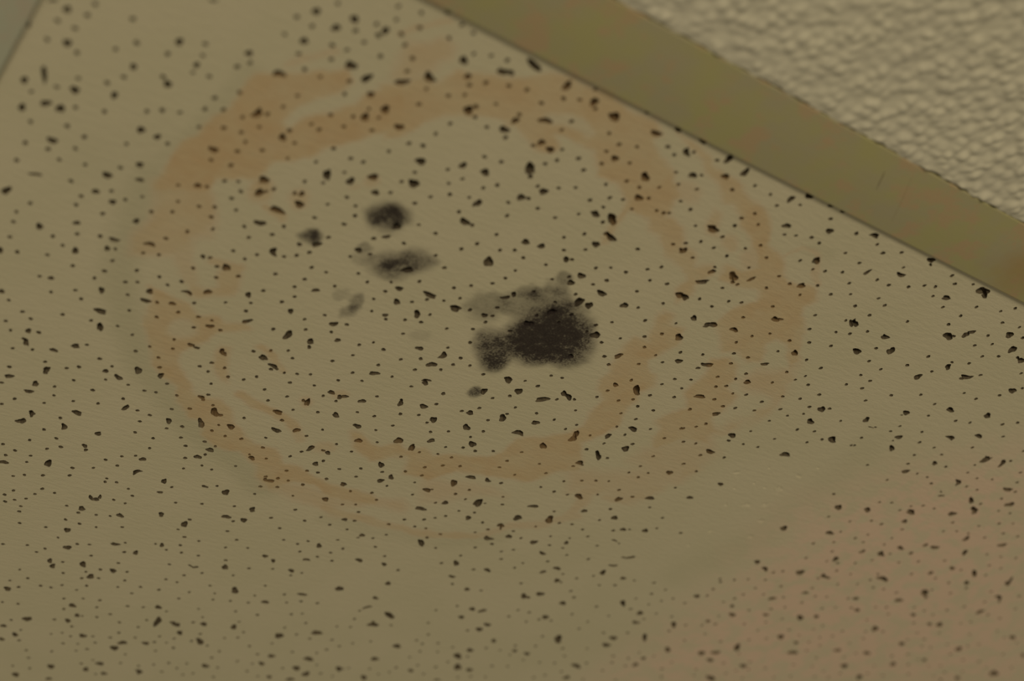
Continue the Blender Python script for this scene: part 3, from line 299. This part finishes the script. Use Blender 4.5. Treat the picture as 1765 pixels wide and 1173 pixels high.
def link(name, me, mats, parent=None, loc=None):
    o = bpy.data.objects.new(name, me)
    COL.objects.link(o)
    for m in (mats if isinstance(mats, (list, tuple)) else [mats]):
        me.materials.append(m)
    if parent:
        o.parent = parent
    if loc is not None:
        o.location = loc
    return o

def mesh_from(name, verts, faces):
    me = bpy.data.meshes.new(name)
    me.from_pydata(verts, [], faces)
    me.update()
    return me

def vnoise(x, y, seed):
    """smooth value noise, -1..1"""
    g = np.random.default_rng(seed).uniform(-1, 1, (256, 256))
    xi, yi = np.floor(x).astype(int), np.floor(y).astype(int)
    fx, fy = x - xi, y - yi
    fx, fy = fx * fx * (3 - 2 * fx), fy * fy * (3 - 2 * fy)
    a, b = g[xi & 255, yi & 255], g[(xi + 1) & 255, yi & 255]
    c, d = g[xi & 255, (yi + 1) & 255], g[(xi + 1) & 255, (yi + 1) & 255]
    return (a * (1 - fx) + b * fx) * (1 - fy) + (c * (1 - fx) + d * fx) * fy

def fbm(x, y, seed, octaves=3):
    s, amp, tot = 0, 1.0, 0
    for k in range(octaves):
        s = s + amp * vnoise(x * 2 ** k, y * 2 ** k, seed + k)
        tot += amp
        amp *= 0.5
    return s / tot

def smooth(e0, e1, x):
    t = np.clip((x - e0) / (e1 - e0), 0, 1)
    return t * t * (3 - 2 * t)

def seg_dist(P, a, b):
    a, b = np.array(a), np.array(b)
    d = b - a
    t = np.clip(((P - a) @ d) / max(d @ d, 1e-9), 0, 1)
    return np.hypot(*(P - (a + t[:, None] * d)).T)

def poly_sdf(P, poly):
    """signed distance, positive inside"""
    poly = np.array(poly)
    dist = np.full(len(P), 1e9)
    inside = np.zeros(len(P), bool)
    for a, b in zip(poly, np.roll(poly, -1, 0)):
        dist = np.minimum(dist, seg_dist(P, a, b))
        if a[1] != b[1]:
            c = ((a[1] > P[:, 1]) != (b[1] > P[:, 1]))
            xi = a[0] + (P[:, 1] - a[1]) * (b[0] - a[0]) / (b[1] - a[1])
            inside ^= c & (P[:, 0] < xi)
    return np.where(inside, dist, -dist)

def line_dist(P, pts):
    d = np.full(len(P), 1e9)
    for a, b in zip(pts[:-1], pts[1:]):
        d = np.minimum(d, seg_dist(P, a, b))
    return d

def box_pick(P, pts, pad):
    pts = np.array(pts)
    lo, hi = pts.min(0) - pad, pts.max(0) + pad
    return np.nonzero(((P > lo) & (P < hi)).all(1))[0]

# ------------------------------------------------------------------ materials
class Nodes:
    def __init__(self, name):
        self.mat = bpy.data.materials.new(name)
        self.mat.use_nodes = True
        self.nt = self.mat.node_tree
        self.bsdf = self.nt.nodes['Principled BSDF']
        self.coord = self.nt.nodes.new('ShaderNodeTexCoord').outputs['Object']
    def new(self, t, **kw):
        n = self.nt.nodes.new(t)
        for k, v in kw.items():
            setattr(n, k, v)
        return n
    def put(self, sock, val):
        if isinstance(val, bpy.types.NodeSocket):
            self.nt.links.new(val, sock)
        elif isinstance(val, tuple) and len(val) == 3 and sock.type == 'RGBA':
            sock.default_value = (*val, 1)
        else:
            sock.default_value = val
    def attr(self, name):
        return self.new('ShaderNodeAttribute', attribute_name=name).outputs['Fac']
    def scaled(self, scale, rot=0.0):
        m = self.new('ShaderNodeMapping')
        self.put(m.inputs['Vector'], self.coord)
        m.inputs['Scale'].default_value = scale
        m.inputs['Rotation'].default_value = (0, 0, rot)
        return m.outputs[0]
    def noise(self, scale, detail=2.0, rough=0.5, vec=None):
        n = self.new('ShaderNodeTexNoise')
        self.put(n.inputs['Vector'], vec or self.coord)
        n.inputs['Scale'].default_value = scale
        n.inputs['Detail'].default_value = detail
        n.inputs['Roughness'].default_value = rough
        return n.outputs['Fac']
    def math(self, op, a, b=None, clamp=False):
        n = self.new('ShaderNodeMath', operation=op, use_clamp=clamp)
        self.put(n.inputs[0], a)
        if b is not None:
            self.put(n.inputs[1], b)
        return n.outputs[0]
    def ramp(self, x, a, b, lo=0.0, hi=1.0):
        n = self.new('ShaderNodeMapRange', interpolation_type='SMOOTHSTEP')
        self.put(n.inputs['Value'], x)
        for k, v in zip((1, 2, 3, 4), (a, b, lo, hi)):
            n.inputs[k].default_value = v
        return n.outputs[0]
    def mix(self, f, a, b):
        n = self.new('ShaderNodeMix', data_type='RGBA')
        self.put(n.inputs['Factor'], f)
        self.put(n.inputs[6], a)
        self.put(n.inputs[7], b)
        return n.outputs[2]
    def bump(self, height, strength, dist, normal=None):
        n = self.new('ShaderNodeBump')
        self.put(n.inputs['Height'], height)
        n.inputs['Strength'].default_value = strength
        n.inputs['Distance'].default_value = dist
        if normal:
            self.put(n.inputs['Normal'], normal)
        return n.outputs[0]
    def finish(self, color, rough=0.9, normal=None, spec=0.2):
        self.put(self.bsdf.inputs['Base Color'], color)
        self.put(self.bsdf.inputs['Roughness'], rough)
        self.bsdf.inputs['Specular IOR Level'].default_value = spec
        if normal:
            self.put(self.bsdf.inputs['Normal'], normal)
        return self.mat

def tile_material(core):
    """painted face of the mineral fibre tile (core=False) or its raw fibre inside the holes"""
    n = Nodes('raw_mineral_fibre' if core else 'painted_mineral_fibre')
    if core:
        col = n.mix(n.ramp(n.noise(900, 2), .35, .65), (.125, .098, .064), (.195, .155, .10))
    else:
        col = n.mix(n.ramp(n.noise(28, 3), .35, .65), (.70, .632, .442), (.725, .648, .462))
        col = n.mix(n.math('MULTIPLY', n.ramp(n.noise(1500, 2), .4, .75), .12), col, (.60, .52, .35))
    # greenish damp halo around the stain
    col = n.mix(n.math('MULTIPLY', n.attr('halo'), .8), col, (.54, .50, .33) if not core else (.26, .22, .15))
    # warm tinge near the far corner, in blotches
    wf = n.math('MULTIPLY', n.attr('warm'), n.ramp(n.noise(110, 3, .6), .40, .56, .3, 1.0))
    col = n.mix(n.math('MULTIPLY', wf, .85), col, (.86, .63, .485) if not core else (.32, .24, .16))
    # dried brown water stain
    sf = n.math('MULTIPLY', n.attr('stain'), n.ramp(n.noise(60, 4, .6), .25, .75, .72, 1.15))
    scol = n.mix(n.ramp(n.noise(110, 3, .6), .3, .7), (.685, .525, .315), (.665, .478, .275))
    scol = n.mix(n.ramp(n.attr('stain'), .35, .70), (.715, .53, .355), scol)
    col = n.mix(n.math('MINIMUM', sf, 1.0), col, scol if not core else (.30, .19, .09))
    # mould: soft film with a fine speckled grain
    m = n.attr('mould')
    grain = n.noise(1500, 3, .65)
    edge = n.math('ADD', m, n.math('MULTIPLY', n.math('SUBTRACT', grain, .5), 1.15))
    edge = n.math('ADD', edge, n.math('MULTIPLY', n.math('SUBTRACT', n.noise(330, 4, .65), .5), .75))
    dense = n.ramp(edge, .40, 1.12)
    film = n.ramp(m, .02, .60, 0, .60)
    film = n.math('MULTIPLY', film, n.ramp(n.noise(450, 4, .7), .25, .7, .72, 1.0))
    mf = n.math('MINIMUM', n.math('ADD', n.math('MULTIPLY', film, .95), n.math('MULTIPLY', dense, .62)), .97)
    mf = n.math('MULTIPLY', mf, n.ramp(m, .01, .10))
    mcol = n.mix(n.ramp(grain, .4, .7), (.027, .0195, .0205), (.065, .050, .043))
    col = n.mix(mf, col, mcol)
    h1 = n.noise(420, 3, .6, n.scaled((.55, 1.6, 1), .35))
    h2 = n.noise(1800, 2, .6)
    nb = n.bump(h1, .55, .00035)
    nb = n.bump(h2, .6, .00014, nb)
    return n.finish(col, .95, nb, .08)

def bar_material(name, base, tint, warm, rust=None):
    n = Nodes(name)
    c = n.mix(n.ramp(n.noise(55, 3, .6), .35, .68), base, tint)
    c = n.mix(n.math('MULTIPLY', n.ramp(n.noise(75, 4, .65, n.scaled((1, 1.3, 1), .7)), .50, .62), .85), c, warm)
    if rust:
        d = n.new('ShaderNodeVectorMath', operation='DISTANCE')
        n.put(d.inputs[0], n.coord)
        d.inputs[1].default_value = rust
        wob = n.math('ADD', d.outputs['Value'], n.math('MULTIPLY', n.noise(90, 3, .6), .016))
        c = n.mix(n.ramp(wob, .010, .026, .75, 0), c, (.44, .30, .13))
    nb = n.bump(n.noise(700, 2), .10, .0002)
    return n.finish(c, .55, nb, .35)

def simple_material(name, color, rough=.9):
    n = Nodes(name)
    c = n.mix(n.ramp(n.noise(400, 2), .3, .7), color, tuple(v * .86 for v in color))
    return n.finish(c, rough, None, .2)

MAT_FACE, MAT_CORE = tile_material(False), tile_material(True)
# ------------------------------------------------------------------ the stained ceiling tile
TILE = 610.0                                    # mm
X_LO, Y_LO = -8.0, -8.0                         # the tile runs on above the bars' flanges
X_HI, Y_HI = TILE - 8, TILE - 8
THICK = 14.0

fiss = rows(FISSURES)
fiss[:, :4] /= 20.0
fiss[:, 2:4] *= 1.06
pins = rows(PINHOLES) / 10.0
dents = rows(DENTS)
dents[:, :4] /= 20.0
# the part of the tile outside the photograph is perforated the same way
more_f, more_p = [], []
def in_view(x, y):
    # image frame's outline on the tile
    poly = [(-10, -10), (306, -3), (525, 179), (110, 372), (-10, 55)]
    return poly_sdf(np.array([[x, y]]), poly)[0] > -1.5
while len(more_f) < 620:
    x, y = random.uniform(2, X_HI - 3), random.uniform(2, Y_HI - 3)
    if not in_view(x, y):
        more_f.append((x, y, random.uniform(.8, 1.9), random.uniform(.6, 1.15), random.uniform(0, 180)))
while len(more_p) < 1500:
    x, y = random.uniform(2, X_HI - 3), random.uniform(2, Y_HI - 3)
    if not in_view(x, y):
        more_p.append((x, y))
n_seen_f = len(fiss)
fiss = np.vstack([fiss, np.array(more_f)])
pins = np.vstack([pins, np.array(more_p)])

def fissure_outline(x, y, a, b, deg, n):
    t = np.arange(n) / n * 2 * math.pi
    p1, p2, p3 = (random.uniform(0, 6.28) for _ in range(3))
    k = min(1.0, a / 1.4)
    r = 1 + .10 * np.sin(2 * t + p1) + .13 * k * np.sin(3 * t + p2) + .07 * np.sin(5 * t + p3)
    ex = np.sign(np.cos(t)) * np.abs(np.cos(t)) ** .85 * a * r
    ey = np.sign(np.sin(t)) * np.abs(np.sin(t)) ** .85 * b * r
    if a > 1.8 * b:                              # long fissures are bent
        ey = ey + random.uniform(-.35, .35) * b * ((ex / a) ** 2 - .5) * 2
    c, s = math.cos(math.radians(deg)), math.sin(math.radians(deg))
    return np.stack([x + c * ex - s * ey, y + s * ex + c * ey], 1)

loops, depths = [], []
for k, (x, y, a, b, deg) in enumerate(fiss):
    loops.append(fissure_outline(x, y, a, b, deg, 16 if k < n_seen_f else 10))
    depths.append(random.uniform(1.9, 3.2) if b > .55 else random.uniform(1.0, 1.8))
for k, (x, y) in enumerate(pins):
    r = random.uniform(.58, .76)
    loops.append(fissure_outline(x, y, r, r * random.uniform(.82, 1.0), random.uniform(0, 180), 9 if k < 1400 else 7))
    depths.append(random.uniform(2.4, 4.0))

pts, edges, faces_in = [], [], []
for lp in loops:
    lp[:, 0] = np.clip(lp[:, 0], X_LO + .3, X_HI - .3)
    lp[:, 1] = np.clip(lp[:, 1], Y_LO + .3, Y_HI - .3)
    b = len(pts)
    n = len(lp)
    pts += [tuple(p) for p in lp]
    faces_in.append([b + i for i in range(n)])
n_loop = len(pts)
# outer rectangle
step = 6.0
nx = int(round((X_HI - X_LO) / step))
ring = [(X_LO + (X_HI - X_LO) * i / nx, Y_LO) for i in range(nx)] + \
       [(X_HI, Y_LO + (Y_HI - Y_LO) * i / nx) for i in range(nx)] + \
       [(X_HI - (X_HI - X_LO) * i / nx, Y_HI) for i in range(nx)] + \
       [(X_LO, Y_HI - (Y_HI - Y_LO) * i / nx) for i in range(nx)]
b = len(pts)
pts += ring
edges += [(b + i, b + (i + 1) % len(ring)) for i in range(len(ring))]
ring_ids = (b, len(ring))
# surface points: fine over the stain, coarse elsewhere
def grid(x0, x1, y0, y1, s):
    gx, gy = np.meshgrid(np.arange(x0, x1, s), np.arange(y0, y1, s))
    g = np.stack([gx.ravel(), gy.ravel()], 1)
    return g + rng.uniform(-.28 * s, .28 * s, g.shape)
fine = grid(36, 262, 1, 218, .95)
coarse = grid(X_LO + 3, X_HI - 3, Y_LO + 3, Y_HI - 3, 4.0)
coarse = coarse[~((coarse[:, 0] > 34) & (coarse[:, 0] < 264) & (coarse[:, 1] < 220))]
mould_pts = grid(108, 165, 60, 118, .5)
surf_pts = np.vstack([fine, coarse, mould_pts])
dent_z = {}
extra = []
for x, y, a, b_, deg in dents:
    for f, z in ((1.25, 0.0), (1.0, .04), (.72, .13), (.4, .19), (.05, .2)):
        for q in fissure_outline(x, y, a * f, b_ * f, deg, 14 if f > .1 else 3):
            dent_z[len(pts) + len(surf_pts) + len(extra)] = z
            extra.append(q)
# keep loose points off the hole outlines
kd = KDTree(n_loop)
for i in range(n_loop):
    kd.insert((*pts[i], 0), i)
kd.balance()
def clear(p, d=.22):
    return kd.find((p[0], p[1], 0))[2] > d
surf_keep = [tuple(p) for p in surf_pts if clear(p)]
dent_keep = [(tuple(q), z) for q, z in zip(extra, dent_z.values()) if clear(q)]
base_d = len(pts) + len(surf_keep)
dz_list = [z for _, z in dent_keep]
allp = pts + surf_keep + [q for q, _ in dent_keep]
res = delaunay_2d_cdt([Vector(p) for p in allp], edges, faces_in, 0, 1e-5)
V2 = np.array([(v.x, v.y) for v in res[0]])
TRI, ORIG_V, ORIG_F = res[2], res[3], res[5]
nv = len(V2)
zs = np.zeros(nv)
for i, o in enumerate(ORIG_V):
    for j in o:
        if j >= base_d:
            zs[i] = dz_list[j - base_d]
# ---- masks on the tile face
warp = np.stack([fbm(V2[:, 0] / 9, V2[:, 1] / 9, 11, 4), fbm(V2[:, 0] / 9, V2[:, 1] / 9, 31, 4)], 1) * 1.9
W = V2 + warp + np.stack([fbm(V2[:, 0] / 2.2, V2[:, 1] / 2.2, 51, 3), fbm(V2[:, 0] / 2.2, V2[:, 1] / 2.2, 71, 3)], 1) * .6
stain = np.zeros(nv)
def lay(idx, m, st):
    if st >= 0:
        stain[idx] = np.maximum(stain[idx], m * st)
    else:
        stain[idx] *= 1 + m * st
for sign in (1, -1):
    for outline, st, soft in STAIN_AREAS:
        if (st > 0) == (sign > 0):
            idx = box_pick(W, outline, 5)
            s = 1.15 * soft
            lay(idx, smooth(-s, s, poly_sdf(W[idx], outline)), st)
    if sign > 0:
        for path, r, st in STAIN_STREAKS:
            idx = box_pick(W, path, r + 5)
            lay(idx, 1 - smooth(.45 * r, 1.25 * r, line_dist(W[idx], path)), st)
    for e, st in STAIN_SPOTS:
        if (st > 0) == (sign > 0):
            x, y, a, b_, deg = e
            idx = box_pick(W, [(x - a, y - a), (x + a, y + a)], 4)
            c, s = math.cos(math.radians(deg)), math.sin(math.radians(deg))
            d = W[idx] - (x, y)
            q = np.hypot((d @ (c, s)) / a, (d @ (-s, c)) / b_)
            lay(idx, 1 - smooth(.5, 1.25, q), st)
stain = np.clip(stain, 0, 1) ** .62 * 1.06
halo = np.zeros(nv)
for path, r, st in HALO_STREAKS:
    idx = box_pick(W, path, 2 * r)
    halo[idx] = np.maximum(halo[idx], st * (1 - smooth(.15 * r, 1.35 * r, line_dist(W[idx], path))))
ws = poly_sdf(V2, WARM_AREA)
warm = smooth(-38, 22, ws)
mould = np.zeros(nv)
mwarp = np.stack([fbm(V2[:, 0] / 5, V2[:, 1] / 5, 111, 4), fbm(V2[:, 0] / 5, V2[:, 1] / 5, 131, 4)], 1) * 1.9
patch_of = np.full(nv, -1)
best = np.zeros(nv)
for e, st, pid in MOULD_SPOTS:
    x, y, a, b_, deg = e
    idx = box_pick(V2, [(x - a, y - a), (x + a, y + a)], 3)
    c, s = math.cos(math.radians(deg)), math.sin(math.radians(deg))
    d = V2[idx] + mwarp[idx] - (x, y)
    q = np.hypot((d @ (c, s)) / a, (d @ (-s, c)) / b_)
    m = st * (1 - smooth(.50, 1.18, q)) if st < .5 else st * (1 - smooth(.15, 1.2, q))
    up = m > best[idx]
    patch_of[idx[up]] = pid
    best[idx[up]] = m[up]
    mould[idx] = 1 - (1 - mould[idx]) * (1 - m)
# small rusty rims around some fissures inside the ring
# ---- split triangles into the face and the holes
is_hole = [bool(f) for f in ORIG_F]
hole_depth = np.zeros(nv)
inside_count = {}
for t, fo in zip(TRI, ORIG_F):
    if fo:
        d = max(depths[j] for j in fo)
        for v in t:
            hole_depth[v] = max(hole_depth[v], d)
edge_use = {}
for t, h in zip(TRI, is_hole):
    for a, b_ in zip(t, t[1:] + t[:1]):
        edge_use.setdefault((min(a, b_), max(a, b_)), []).append((h, a, b_))

def face_part(v):
    if best[v] > .10:
        return ('mould', int(patch_of[v]))
    return None

floor_noise = 1 + .35 * fbm(V2[:, 0] / .7, V2[:, 1] / .7, 91, 2)
def build_piece(name, tris, walls, parent, is_body=False):
    """face triangles (material 0), hole floors and hole walls (material 1)"""
    vid, verts, faces, mats = {}, [], [], []
    src = []
    def top(v):
        if ('t', v) not in vid:
            vid[('t', v)] = len(verts)
            verts.append((V2[v, 0] * MM, V2[v, 1] * MM, zs[v] * MM))
            src.append(v)
        return vid[('t', v)]
    def low(v):
        if ('l', v) not in vid:
            vid[('l', v)] = len(verts)
            verts.append((V2[v, 0] * MM, V2[v, 1] * MM, hole_depth[v] * floor_noise[v] * MM))
            src.append(v)
        return vid[('l', v)]
    for t, h in tris:
        # seen from below, so the winding is turned over
        f = [low(v) for v in t] if h else [top(v) for v in t]
        faces.append(f[::-1])
        mats.append(1 if h else 0)
    for a, b_ in walls:
        faces.append([top(a), top(b_), low(b_), low(a)])
        mats.append(1)
    if is_body:                                  # sides and back of the board
        b0, n = ring_ids
        rid = [None] * n
        for i, o in enumerate(ORIG_V):
            for j in o:
                if b0 <= j < b0 + n:
                    rid[j - b0] = i
        back = []
        for v in rid:
            back.append(len(verts))
            verts.append((V2[v, 0] * MM, V2[v, 1] * MM, THICK * MM))
            src.append(v)
        for i in range(n):
            j = (i + 1) % n
            faces.append([top(rid[i]), top(rid[j]), back[j], back[i]])
            mats.append(1)
        faces.append(back)
        mats.append(1)
    me = mesh_from(name, verts, faces)
    for nm, arr in (('stain', stain), ('halo', halo), ('warm', warm), ('mould', mould)):
        at = me.attributes.new(nm, 'FLOAT', 'POINT')
        at.data.foreach_set('value', arr[src].astype(np.float32))
    o = link(name, me, [MAT_FACE, MAT_CORE], parent)
    me.polygons.foreach_set('material_index', mats)
    return o

tile = bpy.data.objects.new('acoustic_tile', None)
COL.objects.link(tile)
tile.location = (U0, V0, CEIL)
tag(tile, 'off-white perforated ceiling tile with a brown water stain ring and black mould spots', 'ceiling tile', kind='thing')
pieces = {}
def key_of(t):
    ks = [face_part(v) for v in t]
    m = [k for k in ks if k]
    if len(m) >= 2:
        return m[0]
    if sum(stain[v] for v in t) / 3 > .30:
        return ('stain', 0)
    return ('face', 0)
tri_key = [key_of(t) for t in TRI]
for t, h, k in zip(TRI, is_hole, tri_key):
    pieces.setdefault(k, ([], []))[0].append((t, h))
owner = {}
for t, h, k in zip(TRI, is_hole, tri_key):
    if h:
        for a, b_ in zip(t, t[1:] + t[:1]):
            owner[(a, b_)] = k
for (a0, b0), use in edge_use.items():
    hs = [u for u in use if u[0]]
    if len(hs) == 1 and len(use) == 2:
        _, a, b_ = hs[0]
        pieces[owner[(a, b_)]][1].append((a, b_))

MOULD_LABELS = {0: 'round grey-black mould spot, uppermost of the cluster', 1: 'small dark mould spot beside the round one',
                2: 'wide two-lobed grey mould smear under the round spot', 3: 'faint speckled grey mould smear',
                4: 'largest mould patch, dense black with a brown-grey fringe', 5: 'tiny grey mould dot below the largest patch',
                6: 'faintest mould trace'}
for k, (tris, walls) in pieces.items():
    if k[0] == 'face':
        build_piece('tile_face', tris, walls, tile, True)
    elif k[0] == 'stain':
        o = build_piece('water_stain', tris, walls, tile)
        o['label'] = 'brown ring-shaped water stain'
    else:
        o = build_piece('mould_patch', tris, walls, tile)
        o['label'] = MOULD_LABELS[k[1]]

# ------------------------------------------------------------------ metal ceiling bars
FL = 1.5                                         # flange depth below the tile, mm
BAR_W = 0.0822 * (CAM_H * 1000 - FL)
def bar_mesh(name, length, width, step):
    """upside-down T: rolled flange below, thin web and bulb above; runs along x, tile edge at y = 0"""
    h = FL
    prof = []
    r = .55
    for i in range(5):                           # tile-side edge, rounded
        a = -math.pi / 2 + math.pi * i / 4
        prof.append((-r + r * math.cos(a), -h + r + r * math.sin(a)))
    prof += [(-width / 2 + .9, -.35), (-width / 2 + .9, 30), (-width / 2 + 2.6, 31), (-width / 2 + 2.6, 38),
             (-width / 2 - 2.6, 38), (-width / 2 - 2.6, 31), (-width / 2 - .9, 30), (-width / 2 - .9, -.35)]
    for i in range(5):
        a = math.pi / 2 + math.pi * i / 4
        prof.append((-width + r + r * math.cos(a), -h + r + r * math.sin(a)))
    for k in range(1, 8):                        # underside, very slightly crowned
        t = k / 8
        prof.append((-width + r + (width - 2 * r) * t, -h - .42 * math.sin(math.pi * t)))
    n, m = int(length / step) + 1, len(prof)
    verts = [(length * i / (n - 1) * MM, y * MM, z * MM) for i in range(n) for y, z in prof]
    faces = [[i * m + j, (i + 1) * m + j, (i + 1) * m + (j + 1) % m, i * m + (j + 1) % m] for i in range(n - 1) for j in range(m)]
    faces += [[j for j in range(m)], [(n - 1) * m + j for j in range(m)][::-1]]
    me = mesh_from(name, verts, faces)
    bm = bmesh.new()
    bm.from_mesh(me)
    bmesh.ops.recalc_face_normals(bm, faces=bm.faces)
    bm.to_mesh(me)
    bm.free()
    return me
SHIFT = V0 * FL * MM / CAM_H                      # the flange hangs a little lower than the tile
bar = link('grid_bar', bar_mesh('grid_bar', 680, BAR_W, 20),
           bar_material('olive_painted_metal', (.462, .422, .195), (.452, .40, .245), (.52, .375, .215), (.345, -.011, -.0015)),
           None, (U0 - 0.05, V0 - SHIFT, CEIL))
tag(bar, 'olive-beige painted metal ceiling bar between the stained tile and the pebbled tile', 'ceiling bar', kind='thing')
def scratch(name, a, b, w, col):
    a, b = Vector(a), Vector(b)
    d = (b - a).normalized()
    s = Vector((-d.y, d.x)) * w / 2
    n = 8
    verts, faces = [], []
    for i in range(n + 1):
        p = a.lerp(b, i / n)
        k = math.sin(math.pi * min(max(i / n, .06), .94)) ** .5
        t = (-p.y / BAR_W)
        z0 = -FL - .42 * math.sin(math.pi * t)
        for q, z in ((p + s * k, z0 + .05), (p, z0 - .035), (p - s * k, z0 + .05)):
            verts.append((q.x * MM, q.y * MM, z * MM))
    for i in range(n):
        for j in range(2):
            faces.append([3 * i + j, 3 * i + j + 1, 3 * i + j + 4, 3 * i + j + 3])
    o = link(name, mesh_from(name, verts, faces), simple_material(name + '_mark', col, .8), bar)
    return o
o = scratch('scuff_mark', (50 + 222.6, -18.2), (50 + 225.6, -11.8), .55, (.20, .16, .09))
o['label'] = 'short dark scuff across the bar'
o = scratch('scuff_mark', (50 + 231.5, -20.5), (50 + 239.5, -5.0), .30, (.40, .33, .17))
o['label'] = 'long faint scratch across the bar'

cross_m = bar_material('grey_painted_metal', (.54, .525, .39), (.52, .525, .40), (.56, .49, .37))
cross = link('grid_bar', bar_mesh('cross_bar', 640, BAR_W, 20), cross_m, None)
cross.rotation_euler = (0, 0, -math.pi / 2)
cross.location = (U0 - U0 * FL * MM / CAM_H, V0 + 0.6402, CEIL)
# turned so that its tile edge is at x = 0 and its body at negative x
tag(cross, 'grey-green metal ceiling bar cutting across the upper left corner of the stained tile', 'ceiling bar', kind='thing')

# ------------------------------------------------------------------ bumpy ceiling panel beyond the bar
PB = 1.50                                         # its face hangs this far below the flange seat
EDGE_V = 0.5090 * (CAM_H * 1000 - PB)             # face edge, mm from the point above the camera
PX0, PX1, PW = 0.0, 610.0, 606.0                  # extent along the bar and away from it
sx = .55
gx = np.arange(PX0, PX1 + sx, sx)
gy_f = np.arange(0, 90, sx)
gy = np.concatenate([gy_f, np.arange(90, 200, 1.6), np.arange(200, PW + 5, 5.0)])
GX, GY = np.meshgrid(gx, gy, indexing='ij')
fx, fy = GX.ravel(), GY.ravel()
# pebbles: rounded lumps of uneven height that run together
cell = 3.5
sp = grid(PX0 - 8, PX1 + 8, -8, PW + 8, cell)
sp = sp + rng.normal(0, .7, sp.shape)
hgt = rng.uniform(.25, 1.0, len(sp))
kd2 = KDTree(len(sp))
for i, p in enumerate(sp):
    kd2.insert((p[0], p[1], 0), i)
kd2.balance()
hh = np.zeros(len(fx))
wx = fx + .8 * fbm(fx / 4, fy / 4, 201, 2)
wy = fy + .8 * fbm(fx / 4, fy / 4, 211, 2)
for i in range(len(fx)):
    s = 0.0
    for co, j, d in kd2.find_n((wx[i], wy[i], 0), 3):
        s = max(s, hgt[j] * math.exp(-(d / 1.75) ** 2))
    hh[i] = s
hh = hh + .30 * fbm(fx / 7, fy / 7, 221, 3) + .12 * fbm(fx / 1.8, fy / 1.8, 231, 2)
BUMP = 1.2
jag = .85 * fbm(gx / 3.0, gx * 0, 241, 3)
zz = -PB + .22 - BUMP * hh
edge_f = np.clip(fy / 1.4, 0, 1)
yy = EDGE_V - fy + np.repeat(jag, len(gy)) * np.exp(-fy / 3)
zz = np.where(fy < .01, -FL + .25, zz)
verts = [(x * MM, y * MM, z * MM) for x, y, z in zip(fx, yy, zz)]
nyv = len(gy)
faces = []
for i in range(len(gx) - 1):
    for j in range(nyv - 1):
        a = i * nyv + j
        faces.append([a, a + nyv, a + nyv + 1, a + 1][::1])
nF = len(faces)
panel_me = mesh_from('pebbled_face', verts, faces)
bm = bmesh.new()
bm.from_mesh(panel_me)
bm.faces.ensure_lookup_table()
bm.normal_update()
if bm.faces[0].normal.z > 0:
    bmesh.ops.reverse_faces(bm, faces=bm.faces[:])
bm.to_mesh(panel_me)
bm.free()
n = Nodes('pebbled_white_panel')
pc = n.mix(n.ramp(n.noise(60, 3), .35, .65), (.75, .69, .53), (.73, .67, .52))
pc = n.mix(n.math('MULTIPLY', n.ramp(n.noise(900, 2), .4, .7), .15), pc, (.60, .55, .42))
PANEL_MAT = n.finish(pc, .42, n.bump(n.noise(1400, 2), .2, .0001), .5)
panel_face = None
panel = bpy.data.objects.new('pebbled_tile', None)
COL.objects.link(panel)
panel.location = (U0 - 0.02, 0, CEIL)
tag(panel, 'off-white ceiling tile with a coarse pebbled face, beyond the olive metal bar', 'ceiling tile', kind='thing')
panel_face = link('pebbled_face', panel_me, PANEL_MAT, panel)
panel_me.polygons.foreach_set('use_smooth', [True] * len(panel_me.polygons))
# board behind the pebbled face, with the rebated lip that rests on the bar's flange
bm = bmesh.new()
def add_box(bm, lo, hi):
    vs = [bm.verts.new((x * MM, y * MM, z * MM)) for x in (lo[0], hi[0]) for y in (lo[1], hi[1]) for z in (lo[2], hi[2])]
    for f in ((0, 1, 3, 2), (4, 6, 7, 5), (0, 4, 5, 1), (2, 3, 7, 6), (0, 2, 6, 4), (1, 5, 7, 3)):
        bm.faces.new([vs[i] for i in f])
add_box(bm, (PX0, EDGE_V - PW, -1.2), (PX1, EDGE_V - 1.0, 0.0))
add_box(bm, (PX0, EDGE_V - PW, 0.05), (PX1, EDGE_V + 8.0, 12.0))
bmesh.ops.recalc_face_normals(bm, faces=bm.faces)
bme = bpy.data.meshes.new('panel_board')
bm.to_mesh(bme)
bm.free()
link('backing_board', bme, PANEL_MAT, panel)
